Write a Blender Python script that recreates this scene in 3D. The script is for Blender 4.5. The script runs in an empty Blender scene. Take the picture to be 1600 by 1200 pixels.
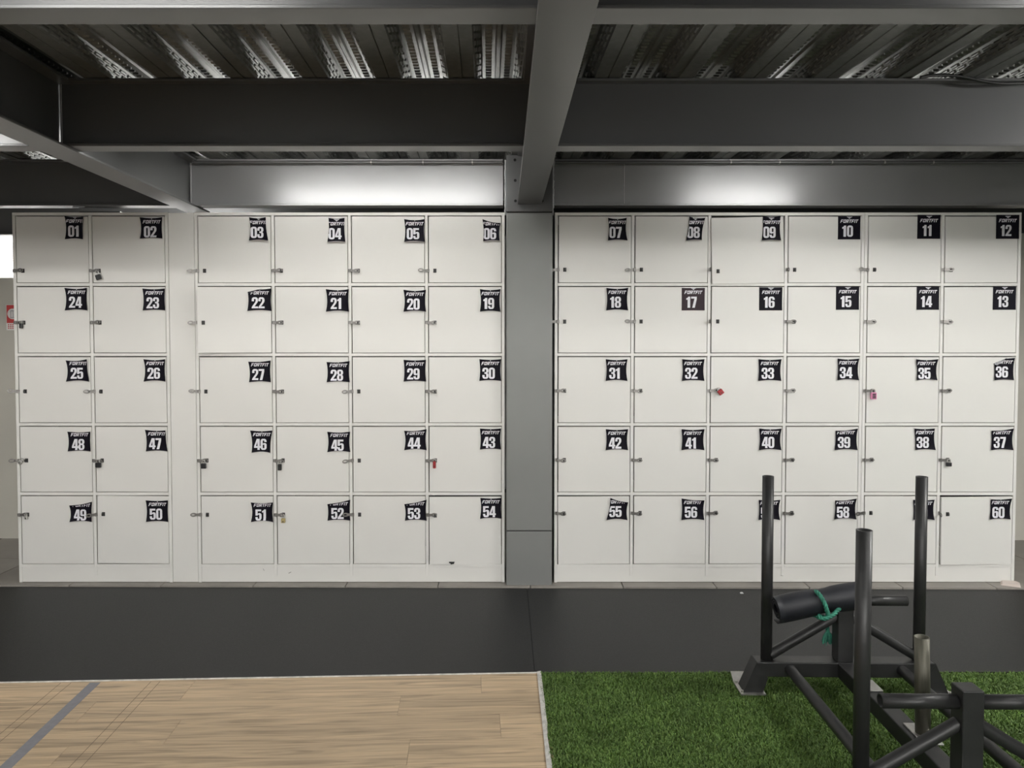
import bpy, bmesh, math, random
from mathutils import Vector, Matrix
from mathutils.geometry import tessellate_polygon
from mathutils.bvhtree import BVHTree

random.seed(7)
scene = bpy.context.scene
COL = scene.collection
R = math.radians

# ------------------------------------------------------------------ camera
CAMZ = 1.62
PITCH = R(1.8)
FPX = 1200.0
CX, CY = 788.0, 562.7
cam = bpy.data.cameras.new('camera')
cam.sensor_width = 36.0
cam.lens = 36.0 * FPX / 1600.0
cam.shift_x = (800 - CX) / 1600.0
cam.shift_y = -(600 - CY) / 1600.0
cam.clip_start = 0.05
camo = bpy.data.objects.new('camera', cam)
COL.objects.link(camo)
camo.location = (0, 0, CAMZ)
camo.rotation_euler = (R(90) - PITCH, 0, 0)
scene.camera = camo

# ------------------------------------------------------------------ world, exposure
w = bpy.data.worlds.new('world')
scene.world = w
w.use_nodes = True
w.node_tree.nodes['Background'].inputs[0].default_value = (0.8, 0.85, 0.9, 1)
w.node_tree.nodes['Background'].inputs[1].default_value = 0.02
vs = scene.view_settings
vs.view_transform = 'Standard'
vs.look = 'None'
vs.gamma = 1.0
vs.use_curve_mapping = False
vs.exposure = 0.88
TUBE = 140.0       # emission strength of the long lamp tubes
TUBE_WEAK = 25.0
TUBE_SMALL = 70.0 # and of the small ones between the beams


def at(px, py, Y):
    """point on the vertical plane y = Y that the photograph shows at a pixel"""
    xr, yr = (px - CX) / FPX, (CY - py) / FPX
    d = Vector((xr, math.cos(PITCH) + yr * math.sin(PITCH), -math.sin(PITCH) + yr * math.cos(PITCH)))
    return d * (Y / d.y) + Vector((0, 0, CAMZ))


def gnd(px, py, z=0.0):
    xr, yr = (px - CX) / FPX, (CY - py) / FPX
    d = Vector((xr, math.cos(PITCH) + yr * math.sin(PITCH), -math.sin(PITCH) + yr * math.cos(PITCH)))
    return d * ((z - CAMZ) / d.z) + Vector((0, 0, CAMZ))


# ------------------------------------------------------------------ materials
MATS = {}


def mat(name, col, rough=0.5, metal=0.0, var=0.0, vscale=6.0, bump=0.0, bscale=80.0, stretch=None,
        rvar=0.0, emit=None, estr=0.0, spec=0.5):
    m = bpy.data.materials.new(name)
    m.use_nodes = True
    nt = m.node_tree
    b = nt.nodes['Principled BSDF']
    b.inputs['Base Color'].default_value = (*col, 1)
    b.inputs['Roughness'].default_value = rough
    b.inputs['Metallic'].default_value = metal
    b.inputs['Specular IOR Level'].default_value = spec
    if emit:
        b.inputs['Emission Color'].default_value = (*emit, 1)
        b.inputs['Emission Strength'].default_value = estr
    if var or bump or rvar:
        tc = nt.nodes.new('ShaderNodeTexCoord')
        mp = nt.nodes.new('ShaderNodeMapping')
        nt.links.new(tc.outputs['Object'], mp.inputs[0])
        if stretch:
            mp.inputs['Scale'].default_value = stretch
        n = nt.nodes.new('ShaderNodeTexNoise')
        n.inputs['Scale'].default_value = vscale
        n.inputs['Detail'].default_value = 6
        nt.links.new(mp.outputs[0], n.inputs['Vector'])
        if var:
            r = nt.nodes.new('ShaderNodeValToRGB')
            r.color_ramp.elements[0].position = 0.3
            r.color_ramp.elements[1].position = 0.7
            r.color_ramp.elements[0].color = (*[c * (1 - var) for c in col], 1)
            r.color_ramp.elements[1].color = (*[min(1, c * (1 + var)) for c in col], 1)
            nt.links.new(n.outputs['Fac'], r.inputs[0])
            nt.links.new(r.outputs[0], b.inputs['Base Color'])
        if rvar:
            mr = nt.nodes.new('ShaderNodeMapRange')
            mr.inputs['From Min'].default_value = 0.3
            mr.inputs['From Max'].default_value = 0.7
            mr.inputs['To Min'].default_value = max(0.05, rough - rvar)
            mr.inputs['To Max'].default_value = rough + rvar
            nt.links.new(n.outputs['Fac'], mr.inputs['Value'])
            nt.links.new(mr.outputs[0], b.inputs['Roughness'])
        if bump:
            n2 = nt.nodes.new('ShaderNodeTexNoise')
            n2.inputs['Scale'].default_value = bscale
            n2.inputs['Detail'].default_value = 4
            nt.links.new(mp.outputs[0], n2.inputs['Vector'])
            bp = nt.nodes.new('ShaderNodeBump')
            bp.inputs['Strength'].default_value = bump
            bp.inputs['Distance'].default_value = 0.01
            nt.links.new(n2.outputs['Fac'], bp.inputs['Height'])
            nt.links.new(bp.outputs[0], b.inputs['Normal'])
    MATS[name] = m
    return m


mat('locker_white', (0.765, 0.755, 0.725), 0.42, var=0.012, vscale=3, bump=0.015, bscale=220)
mat('locker_edge', (0.775, 0.765, 0.735), 0.4, var=0.03, vscale=9)
mat('locker_inside', (0.16, 0.15, 0.14), 0.7)
mat('steel_paint', (0.125, 0.126, 0.127), 0.31, metal=0.3, var=0.03, vscale=1.5, rvar=0.02)
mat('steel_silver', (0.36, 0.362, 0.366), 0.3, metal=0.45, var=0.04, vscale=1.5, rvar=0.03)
mat('column_paint', (0.225, 0.229, 0.224), 0.5, metal=0.25, var=0.05, vscale=2.0, bump=0.02, bscale=30)
mat('weld', (0.55, 0.55, 0.55), 0.35, metal=0.6, bump=0.4, bscale=120)
mat('black_hole', (0.006, 0.006, 0.006), 0.8)
mat('concrete', (0.13, 0.13, 0.125), 0.9, var=0.2, vscale=4)
mat('tile', (0.27, 0.25, 0.225), 0.45, var=0.2, vscale=5, bump=0.03, bscale=30, rvar=0.08)
mat('grout', (0.10, 0.095, 0.09), 0.9)
mat('rubber', (0.0125, 0.0127, 0.0135), 0.5, spec=0.4, var=0.14, vscale=180, bump=0.12, bscale=260, rvar=0.05)
mat('white_trim', (0.62, 0.60, 0.57), 0.5, var=0.25, vscale=30)
mat('tape', (0.225, 0.225, 0.25), 0.55, var=0.08, vscale=40)
mat('pencil', (0.16, 0.12, 0.09), 0.8)
mat('turf_base', (0.035, 0.075, 0.018), 0.9)
mat('sled_black', (0.02, 0.02, 0.0205), 0.42, var=0.15, vscale=14, bump=0.05, bscale=300, rvar=0.06)
mat('raw_steel', (0.115, 0.11, 0.088), 0.5, metal=0.6, var=0.3, vscale=18, stretch=(6, 6, 0.6), rvar=0.08)
mat('bright_steel', (0.48, 0.47, 0.45), 0.35, metal=0.8, var=0.15, vscale=25)
mat('hasp_steel', (0.24, 0.23, 0.22), 0.42, metal=0.8, var=0.15, vscale=60)
mat('staple_steel', (0.05, 0.05, 0.05), 0.5, metal=0.5)
mat('lock_black', (0.012, 0.012, 0.014), 0.35)
mat('lock_red', (0.35, 0.015, 0.02), 0.35)
mat('lock_pink', (0.72, 0.25, 0.45), 0.4)
mat('lock_brass', (0.55, 0.45, 0.22), 0.35, metal=0.7)
mat('lock_silver', (0.55, 0.54, 0.52), 0.3, metal=0.8)
mat('sticker_black', (0.006, 0.005, 0.010), 0.55, spec=0.12)
mat('sticker_brown', (0.035, 0.020, 0.026), 0.5, spec=0.25)
mat('sticker_white', (0.80, 0.79, 0.84), 0.45)
mat('sticker_back', (0.42, 0.37, 0.39), 0.5)
mat('sticker_flap', (0.06, 0.06, 0.075), 0.3)
mat('roll_vinyl', (0.012, 0.013, 0.018), 0.52, bump=0.12, bscale=18, var=0.2, vscale=10)
mat('rope_green', (0.03, 0.20, 0.135), 0.65, var=0.35, vscale=60)
mat('wall_beige', (0.55, 0.53, 0.47), 0.7, var=0.03, vscale=3)
mat('wall_white', (0.8, 0.8, 0.8), 0.7, var=0.02, vscale=3)
mat('wall_dark', (0.30, 0.30, 0.29), 0.7, var=0.05, vscale=3)
mat('sign_red', (0.55, 0.05, 0.05), 0.4)
mat('sign_white', (0.8, 0.78, 0.76), 0.4)
mat('sign_grey', (0.4, 0.38, 0.4), 0.4)
mat('lamp_housing', (0.7, 0.7, 0.7), 0.4)
mat('lamp_tube', (1, 1, 1), 0.4, emit=(1.0, 0.985, 0.95), estr=TUBE)
mat('lamp_tube_small', (1, 1, 1), 0.4, emit=(1.0, 0.985, 0.95), estr=TUBE_SMALL)
mat('lamp_tube_strong', (1, 1, 1), 0.4, emit=(1.0, 0.985, 0.95), estr=TUBE * 3.2)
mat('lamp_tube_weak', (1, 1, 1), 0.4, emit=(1.0, 0.985, 0.95), estr=TUBE_WEAK)
mat('cable_black', (0.01, 0.01, 0.01), 0.5)
mat('pale_plastic', (0.72, 0.63, 0.58), 0.5)
mat('paper', (0.8, 0.8, 0.8), 0.6)
mat('scratch', (0.02, 0.02, 0.02), 0.8)

# galvanised deck : spangled zinc
m = mat('galvanised', (0.22, 0.22, 0.21), 0.5, metal=0.5)
nt = m.node_tree
b = nt.nodes['Principled BSDF']
tc = nt.nodes.new('ShaderNodeTexCoord')
vo = nt.nodes.new('ShaderNodeTexVoronoi')
vo.inputs['Scale'].default_value = 45
nt.links.new(tc.outputs['Object'], vo.inputs['Vector'])
rp = nt.nodes.new('ShaderNodeValToRGB')
rp.color_ramp.elements[0].color = (0.165, 0.17, 0.162, 1)
rp.color_ramp.elements[1].color = (0.205, 0.21, 0.202, 1)
nt.links.new(vo.outputs['Color'], rp.inputs[0])
nt.links.new(rp.outputs[0], b.inputs['Base Color'])

# oak laminate: tone per plank, long grain, knots
m = mat('oak', (0.42, 0.30, 0.2), 0.45)
nt = m.node_tree
b = nt.nodes['Principled BSDF']
tc = nt.nodes.new('ShaderNodeTexCoord')
oi = nt.nodes.new('ShaderNodeObjectInfo')
mu = nt.nodes.new('ShaderNodeVectorMath'); mu.operation = 'MULTIPLY_ADD'
cmb = nt.nodes.new('ShaderNodeCombineXYZ')
m1 = nt.nodes.new('ShaderNodeMath'); m1.operation = 'MULTIPLY'; m1.inputs[1].default_value = 37.0
nt.links.new(oi.outputs['Random'], m1.inputs[0])
for k in range(3):
    nt.links.new(m1.outputs[0], cmb.inputs[k])
nt.links.new(tc.outputs['Object'], mu.inputs[0])
mu.inputs[1].default_value = (1, 1, 1)
nt.links.new(cmb.outputs[0], mu.inputs[2])
mp = nt.nodes.new('ShaderNodeMapping'); mp.inputs['Scale'].default_value = (.6, 9, 1)
nt.links.new(mu.outputs[0], mp.inputs[0])
n1 = nt.nodes.new('ShaderNodeTexNoise'); n1.inputs['Scale'].default_value = 2.2; n1.inputs['Detail'].default_value = 8
n1.inputs['Distortion'].default_value = 2.2
nt.links.new(mp.outputs[0], n1.inputs['Vector'])
mp2 = nt.nodes.new('ShaderNodeMapping'); mp2.inputs['Scale'].default_value = (4, 160, 1)
nt.links.new(mu.outputs[0], mp2.inputs[0])
n2 = nt.nodes.new('ShaderNodeTexNoise'); n2.inputs['Scale'].default_value = 1.5; n2.inputs['Detail'].default_value = 5
nt.links.new(mp2.outputs[0], n2.inputs['Vector'])
rp = nt.nodes.new('ShaderNodeValToRGB')
e = rp.color_ramp.elements
e[0].position = 0.28; e[0].color = (0.30, 0.225, 0.148, 1)
e[1].position = 0.72; e[1].color = (0.70, 0.53, 0.345, 1)
k = e.new(0.5); k.color = (0.55, 0.415, 0.27, 1)
nt.links.new(n1.outputs['Fac'], rp.inputs[0])
mx = nt.nodes.new('ShaderNodeMixRGB'); mx.blend_type = 'MULTIPLY'; mx.inputs[0].default_value = 0.55
rp2 = nt.nodes.new('ShaderNodeValToRGB')
rp2.color_ramp.elements[0].position = 0.3; rp2.color_ramp.elements[0].color = (0.68, 0.66, 0.63, 1)
rp2.color_ramp.elements[1].position = 0.65; rp2.color_ramp.elements[1].color = (1.08, 1.06, 1.04, 1)
nt.links.new(n2.outputs['Fac'], rp2.inputs[0])
nt.links.new(rp.outputs[0], mx.inputs[1]); nt.links.new(rp2.outputs[0], mx.inputs[2])
hs = nt.nodes.new('ShaderNodeHueSaturation')
mr = nt.nodes.new('ShaderNodeMapRange'); mr.inputs['To Min'].default_value = 0.86; mr.inputs['To Max'].default_value = 1.1
nt.links.new(oi.outputs['Random'], mr.inputs['Value'])
nt.links.new(mr.outputs[0], hs.inputs['Value'])
nt.links.new(mx.outputs[0], hs.inputs['Color'])
nt.links.new(hs.outputs[0], b.inputs['Base Color'])

# grass blades: colour by blade
m = mat('grass', (0.05, 0.13, 0.03), 0.6)
nt = m.node_tree
b = nt.nodes['Principled BSDF']
ge = nt.nodes.new('ShaderNodeNewGeometry')
rp = nt.nodes.new('ShaderNodeValToRGB')
e = rp.color_ramp.elements
e[0].position = 0.0; e[0].color = (0.07, 0.135, 0.024, 1)
e[1].position = 1.0; e[1].color = (0.165, 0.255, 0.056, 1)
k = e.new(0.55); k.color = (0.102, 0.19, 0.036, 1)
nt.links.new(ge.outputs['Random Per Island'], rp.inputs[0])
tcg = nt.nodes.new('ShaderNodeTexCoord')
ng = nt.nodes.new('ShaderNodeTexNoise'); ng.inputs['Scale'].default_value = 7; ng.inputs['Detail'].default_value = 5
nt.links.new(tcg.outputs['Object'], ng.inputs['Vector'])
mrg = nt.nodes.new('ShaderNodeMapRange'); mrg.inputs['From Min'].default_value = .3; mrg.inputs['From Max'].default_value = .7
mrg.inputs['To Min'].default_value = .78; mrg.inputs['To Max'].default_value = 1.2
nt.links.new(ng.outputs['Fac'], mrg.inputs['Value'])
hsg = nt.nodes.new('ShaderNodeHueSaturation')
nt.links.new(mrg.outputs[0], hsg.inputs['Value'])
nt.links.new(rp.outputs[0], hsg.inputs['Color'])
nt.links.new(hsg.outputs[0], b.inputs['Base Color'])


# ------------------------------------------------------------------ mesh helpers
class MB:
    def __init__(self):
        self.v, self.f, self.mi, self.sm = [], [], [], []

    def add(self, vs, fs, mi=0, smooth=False):
        o = len(self.v)
        self.v += [tuple(p) for p in vs]
        for f in fs:
            self.f.append([i + o for i in f])
            self.mi.append(mi)
            self.sm.append(smooth)
        return self

    def box(self, x0, x1, y0, y1, z0, z1, mi=0, M=None):
        vs = [Vector(p) for p in ((x0, y0, z0), (x1, y0, z0), (x1, y1, z0), (x0, y1, z0),
                                  (x0, y0, z1), (x1, y0, z1), (x1, y1, z1), (x0, y1, z1))]
        if M:
            vs = [M @ p for p in vs]
        return self.add(vs, [(0, 3, 2, 1), (4, 5, 6, 7), (0, 1, 5, 4), (1, 2, 6, 5), (2, 3, 7, 6), (3, 0, 4, 7)], mi)

    def bbox(self, x0, x1, y0, y1, z0, z1, c=0.003, mi=0):
        """box with chamfered edges"""
        bm = bmesh.new()
        bmesh.ops.create_cube(bm, size=1)
        for v in bm.verts:
            v.co = Vector(((x0 + x1) / 2 + v.co.x * (x1 - x0), (y0 + y1) / 2 + v.co.y * (y1 - y0), (z0 + z1) / 2 + v.co.z * (z1 - z0)))
        bmesh.ops.bevel(bm, geom=bm.edges[:], offset=c, segments=2, affect='EDGES', profile=0.5)
        self.from_bm(bm, mi)
        return self

    def from_bm(self, bm, mi=0, smooth=False):
        bm.verts.index_update()
        self.add([v.co.copy() for v in bm.verts], [[v.index for v in f.verts] for f in bm.faces], mi, smooth)
        bm.free()
        return self

    def prism(self, poly, y0, y1, mi=0, holes=None):
        """polygon in (x, z) extruded along y; holes is a list of polygons"""
        loops = [poly] + (holes or [])
        flat = [p for l in loops for p in l]
        tris = tessellate_polygon([[Vector((p[0], p[1], 0)) for p in l] for l in loops])
        n = len(flat)
        vs = [(p[0], y0, p[1]) for p in flat] + [(p[0], y1, p[1]) for p in flat]
        fs = []
        for t in tris:
            a, b_, c = [Vector((flat[i][0], flat[i][1])) for i in t]
            ccw = (b_ - a).cross(c - a) > 0
            t = tuple(t) if ccw else tuple(reversed(t))
            fs.append(t)
            fs.append(tuple(i + n for i in reversed(t)))
        o = 0
        for l in loops:
            k = len(l)
            for i in range(k):
                j = (i + 1) % k
                fs.append((o + i, o + j, o + j + n, o + i + n))
            o += k
        return self.add(vs, fs, mi)

    def tube(self, a, b, r, n=20, mi=0, wall=None, cap=True):
        """round tube from a to b; with wall it is open at both ends"""
        a, b = Vector(a), Vector(b)
        d = (b - a).normalized()
        u = d.orthogonal().normalized()
        w_ = d.cross(u)
        def ring(c, rr):
            return [c + (u * math.cos(2 * math.pi * i / n) + w_ * math.sin(2 * math.pi * i / n)) * rr for i in range(n)]
        if wall:
            vs = ring(a, r) + ring(b, r) + ring(b, r - wall) + ring(a, r - wall)
            o = len(self.v)
            fs = []
            for k in range(4):
                k2 = (k + 1) % 4
                for i in range(n):
                    j = (i + 1) % n
                    fs.append((k * n + i, k * n + j, k2 * n + j, k2 * n + i))
            self.add(vs, fs[:n], mi, True)
            self.f[-n:] = self.f[-n:]
            for q, k in ((1, 0), (2, 1), (3, 0)):
                for f in fs[q * n:(q + 1) * n]:
                    self.f.append([i + o for i in f]); self.mi.append(mi); self.sm.append(q == 2)
            return self
        vs = ring(a, r) + ring(b, r)
        self.add(vs, [(i, (i + 1) % n, (i + 1) % n + n, i + n) for i in range(n)], mi, True)
        if cap:
            self.add(ring(a, r), [tuple(reversed(range(n)))], mi)
            self.add(ring(b, r), [tuple(range(n))], mi)
        return self

    def sweep(self, pts, r, n=8, mi=0, closed=False):
        pts = [Vector(p) for p in pts]
        rings = []
        prev = None
        N = len(pts)
        for i, p in enumerate(pts):
            if closed:
                t = (pts[(i + 1) % N] - pts[i - 1]).normalized()
            else:
                t = (pts[min(i + 1, N - 1)] - pts[max(i - 1, 0)]).normalized()
            if prev is None:
                u = t.orthogonal().normalized()
            else:
                u = (prev - t * prev.dot(t)).normalized()
            prev = u
            w_ = t.cross(u)
            rr = r[i] if isinstance(r, (list, tuple)) else r
            rings += [p + (u * math.cos(2 * math.pi * k / n) + w_ * math.sin(2 * math.pi * k / n)) * rr for k in range(n)]
        fs = []
        for i in range(N if closed else N - 1):
            a, b_ = i * n, ((i + 1) % N) * n
            for k in range(n):
                k2 = (k + 1) % n
                fs.append((a + k, a + k2, b_ + k2, b_ + k))
        self.add(rings, fs, mi, True)
        if not closed:
            self.add(rings[:n], [tuple(reversed(range(n)))], mi)
            self.add(rings[-n:], [tuple(range(n))], mi)
        return self

    def mesh(self, name, mats):
        me = bpy.data.meshes.new(name)
        me.from_pydata(self.v, [], self.f)
        for k in (mats if isinstance(mats, (list, tuple)) else [mats]):
            me.materials.append(MATS[k])
        me.polygons.foreach_set('material_index', self.mi)
        me.polygons.foreach_set('use_smooth', self.sm)
        me.update()
        return me

    def build(self, name, mats, parent=None, loc=(0, 0, 0), rot=(0, 0, 0)):
        return link(name, self.mesh(name, mats), parent, loc, rot)


def link(name, me, parent=None, loc=(0, 0, 0), rot=(0, 0, 0)):
    o = bpy.data.objects.new(name, me)
    COL.objects.link(o)
    o.location = loc
    o.rotation_euler = rot
    if parent:
        o.parent = parent
    return o


def empty(name, loc=(0, 0, 0), rot=(0, 0, 0)):
    return link(name, None, None, loc, rot)


def tag(o, label, cat, group=None):
    o['label'] = label
    o['category'] = cat
    if group:
        o['group'] = group
    return o


def struct(o, label=None, cat=None):
    o['kind'] = 'structure'
    if label:
        o['label'] = label
    if cat:
        o['category'] = cat
    return o


# ================================================================== THE SETTING
FACE = 5.0                      # plane of the locker fronts
ZB = 2.475                      # underside of the steel beams
ZT = 2.778                      # top of the beams = low flats of the deck
XL, XR, YN, YF = -5.6, 5.6, -8.0, 8.2

# ---- floor: screed with tiles
fl = MB().box(XL, XR, YN, YF, -0.14, -0.022).build('floor', 'grout')
struct(fl, 'dark screed floor under mats, tiles and planks', 'floor')
ta0, ta1 = gnd(30, 914.3, 0), gnd(1500, 918.5, 0)
TROT = math.atan2(ta1.y - ta0.y, ta1.x - ta0.x)
TY0 = ta0.y - ta0.x * math.tan(TROT)
tile_me = MB().bbox(-.2975, .2975, 0.0025, .5975, -.022, 0, .002).mesh('floor_tile', 'tile')
xj = at(1118, 912, 4.93).x
i0 = int((XL - xj) // .6) + 1
for j in range(6):
    for i in range(i0, i0 + 19):
        x = xj + .6 * (i + .5)
        if x + .3 > XR or x - .3 < XL or TY0 + .6 * j + .65 > YF:
            continue
        if abs(x) > 4.2:
            continue
        link('floor_tile', tile_me, fl, (x - .6 * j * TROT, TY0 + .6 * j + x * TROT, 0), (0, 0, TROT))

# ---- ceiling: slab and fluted steel deck
DA = math.atan(26 / 1200.0)      # the deck runs a little askew to the beams
ce = MB().box(XL, XR, YN, YF, ZT + 0.075, ZT + 0.2).build('ceiling', 'concrete')
struct(ce, 'dark slab above the steel deck', 'ceiling')
PER = .3285
prof = []                        # one flute, from seam centre: (x, z)
H = 0.062
one = [(0, 0), (.003, .006), (.006, 0), (.058, 0), (.094, H), (.150, H), (.157, H - .008), (.1715, H - .008), (.1785, H), (.2345, H), (.2705, 0)]
for k in range(3):
    for (x, z) in one:
        prof.append((k * PER + x, z))
prof.append((3 * PER + .004, 0))
prof.append((3 * PER + .004, -.005))
prof.append((3 * PER - .012, -.005))
sh = MB()
L0, L1 = YN - 3.49 + .15, YF - 3.49 - .15
n = len(prof)
sh.add([(x, L0, z) for x, z in prof] + [(x, L1, z) for x, z in prof], [(i, i + n, i + n + 1, i + 1) for i in range(n - 1)])
# raised dashes pressed into the flutes (only where the deck can be seen)
y = -1.0
row = 0
while y < 1.75:
    for k in range(3):
        for c in (.122, .2065):
            x = k * PER + c
            sh.add([(x - .014, y, H), (x + .014, y, H), (x + .014, y + .014, H), (x - .014, y + .014, H),
                    (x - .011, y + .005, H - .007), (x + .011, y + .005, H - .007), (x + .011, y + .009, H - .007), (x - .011, y + .009, H - .007)],
                   [(4, 7, 6, 5), (0, 4, 5, 1), (1, 5, 6, 2), (2, 6, 7, 3), (3, 7, 4, 0)])
        if row % 2 == 0:
            for side in (0, 1):
                for q in (.25, .5, .75):
                    yy = y + (.037 if q == .5 else 0)
                    if side == 0:
                        p = Vector((k * PER + .058 + .036 * q, 0, H * q)); t = Vector((.036, 0, H)).normalized(); nn = Vector((H, 0, -.036)).normalized()
                    else:
                        p = Vector((k * PER + .2345 + .036 * q, 0, H * (1 - q))); t = Vector((.036, 0, -H)).normalized(); nn = Vector((-H, 0, -.036)).normalized()
                    a, b2 = yy, yy + .056
                    vs_ = []
                    for (yy2, s) in ((a, -1), (a, 1), (b2, 1), (b2, -1)):
                        vs_.append(p + t * .0075 * s + Vector((0, yy2, 0)))
                    for (yy2, s) in ((a + .006, -1), (a + .006, 1), (b2 - .006, 1), (b2 - .006, -1)):
                        vs_.append(p + t * .003 * s + nn * .006 + Vector((0, yy2, 0)))
                    sh.add(vs_, [(4, 5, 6, 7), (0, 1, 5, 4), (1, 2, 6, 5), (2, 3, 7, 6), (3, 0, 4, 7)])
    y += .037
    row += 1
sheet_me = sh.mesh('deck_sheet', 'galvanised')
x0 = at(721, 122, 3.49).x
for k in range(-5, 5):
    o = link('deck_sheet', sheet_me, ce, (x0 + 3 * PER * k, 3.49, ZT + .004), (0, 0, DA))

# ---- walls
def wall(name, x0, x1, y0, y1, z0, z1, m_, label):
    return struct(MB().box(x0, x1, y0, y1, z0, z1).build(name, m_), label, 'wall')


wall('wall_left', XL - .12, XL, YN, YF, -.022, ZT + .1, 'wall_white', 'white side wall on the left')
wall('wall_right', XR, XR + .12, YN, YF, -.022, ZT + .1, 'wall_dark', 'grey side wall on the right')
wall('wall_front', XL, XR, YN - .12, YN, -.022, ZT + .1, 'wall_white', 'white wall behind the viewer')
wall('wall_back', XL, XR, YF, YF + .12, -.022, ZT + .1, 'wall_white', 'bright white wall far behind the lockers')
ptop = at(10, 434, 6.1).z
wall('wall_partition_left', XL, -2.4, 6.1, 6.2, 0, ptop, 'wall_beige', 'low beige partition behind the left lockers')
wall('wall_partition_right', 2.6, XR, 6.05, 6.15, 0, ZB - .05, 'wall_beige', 'beige wall behind the right lockers')


# ================================================================== STEEL FRAME
def ibeam_x(name, x0, x1, yc, label, fw=.105, zb=ZB, zt=ZT, tf=.011, tw=.009, cat='beam', stiff=(), m_='steel_paint'):
    """beam along x"""
    e_ = empty(name, ((x0 + x1) / 2, yc, zb))
    L = (x1 - x0) / 2
    h = zt - zb
    MB().bbox(-L, L, -fw / 2, fw / 2, 0, tf, .002).build('bottom_flange', m_, e_)
    MB().bbox(-L, L, -fw / 2, fw / 2, h - tf, h, .002).build('top_flange', m_, e_)
    MB().box(-L, L, -tw / 2, tw / 2, tf, h - tf).build('web', m_, e_)
    for s in stiff:
        MB().tube((s - (x0 + x1) / 2, -tw / 2, tf), (s - (x0 + x1) / 2, -tw / 2, h - tf), .0028, 8).build('weld_bead', 'weld', e_)
    return tag(e_, label, cat)


def ibeam_y(name, xc, y0, y1, label, fw=.153, zb=ZB - .012, zt=ZT, tf=.012, rot=0, xref=None):
    e_ = empty(name, (xc, y1, zb), (0, 0, rot))
    L = y1 - y0
    h = zt - zb
    MB().bbox(-fw / 2, fw / 2, -L, 0, 0, tf, .002).build('bottom_flange', 'steel_paint', e_)
    MB().bbox(-fw / 2, fw / 2, -L, 0, h - tf, h, .002).build('top_flange', 'steel_paint', e_)
    MB().box(-.006, .006, -L, 0, tf, h - tf).build('web', 'steel_paint', e_)
    return tag(e_, label, 'beam')


B1, B2, B3, B4 = 2.085, 3.54, 5.12, 6.56
GC = (at(809, 317, 4.95).x + at(846, 317, 4.95).x) / 2
GLX = (at(272, 319, 5.05).x + at(305, 319, 5.05).x) / 2
GROT = R(2.0)


def glx(y_):                                    # x of the left girder at a depth
    return GLX + (5.05 - y_) * math.tan(GROT) * 1.0


ibeam_y('steel_girder', GC, -7.9, 4.935, 'grey steel girder running overhead to the middle column')
g2 = ibeam_y('steel_girder', GLX - .008, -7.0, 5.3, 'grey steel girder crossing overhead diagonally at the left', rot=GROT)
g2.location.x = GLX - (5.3 - 5.05) * math.tan(GROT)
for yc, nm, ns in ((B1, 'nearest cross beam', 1), (B2, 'middle cross beam', 2), (B3, 'far cross beam', 3), (B4, 'rear cross beam behind the lockers', 4), (.6, 'cross beam above the viewer', 5), (-1.0, 'cross beam behind the viewer', 6), (-3.6, 'cross beam between the rear lamp rows', 7), (-6.0, 'cross beam at the back of the gym', 8)):
    gx = glx(yc)
    if ns <= 3:
        xr_ = GC if ns < 3 else None
        left_end = gx - .012
        ibeam_x('steel_beam', XL, left_end, yc, f'short dark piece of the {nm} left of the diagonal girder')
        if ns < 3:
            ibeam_x('steel_beam', gx + .012, GC - .012, yc, f'grey steel {nm} left of the middle girder', stiff=(gx + .018,))
            ibeam_x('steel_beam', GC + .012, XR, yc, f'grey steel {nm} right of the middle girder')
        else:
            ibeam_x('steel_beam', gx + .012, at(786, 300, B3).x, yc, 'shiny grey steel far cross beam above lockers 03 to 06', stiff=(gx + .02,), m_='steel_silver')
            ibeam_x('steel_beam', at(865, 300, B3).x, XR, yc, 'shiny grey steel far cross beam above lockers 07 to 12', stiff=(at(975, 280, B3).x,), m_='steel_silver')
    else:
        if ns == 4:
            ibeam_x('steel_beam', XL, XR, yc, f'grey steel {nm}')
        else:
            ibeam_x('steel_beam', XL, gx - .012, yc, f'grey steel {nm}, left piece')
            ibeam_x('steel_beam', gx + .012, GC - .012, yc, f'grey steel {nm}, middle piece')
            ibeam_x('steel_beam', GC + .012, XR, yc, f'grey steel {nm}, right piece')

# ---- column
cxl, cxr = at(791, 600, 4.95).x, at(863, 600, 4.95).x
CW = (cxr - cxl) / 2
col = tag(empty('steel_column', ((cxl + cxr) / 2, 4.95, 0)), 'grey painted steel column between the two rows of lockers', 'column')
zs1 = at(827, 830, 4.95).z
zs2 = at(827, 331.5, 4.95).z
MB().bbox(-CW, CW, 0, .3, -.022, zs1 - .0015, .006).build('lower_casing', 'column_paint', col)
MB().bbox(-CW, CW, 0, .3, zs1 + .0015, zs2 - .003, .006).build('upper_casing', 'column_paint', col)
MB().box(-CW + .004, CW - .004, .004, .29, zs1 - .01, zs2 + .01).build('core', 'black_hole', col)
ep = MB().bbox(-CW, CW, -.004, .3, zs2 + .003, ZT - .002, .003).build('end_plate', 'steel_paint', col)
for (px, py) in ((804.5, 250), (805, 282), (805.5, 314), (847, 314), (848, 282), (848, 250)):
    p = at(px, py, 4.946)
    MB().tube((p.x - col.location.x, -.008, p.z), (p.x - col.location.x, -.002, p.z), .009, 12).build('bolt', 'black_hole', ep)
for s in (-1, 1):
    mb = MB()
    random.seed(3 + s)
    pts = [(s * (CW + .006) + random.uniform(-.0015, .0015), .06, zs2 - .01 + (ZT - zs2) * i / 40) for i in range(40)]
    mb.sweep(pts, [.006 + random.uniform(-.002, .002) for _ in pts], 6)
    mb.build('weld_bead', 'weld', col)

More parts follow.
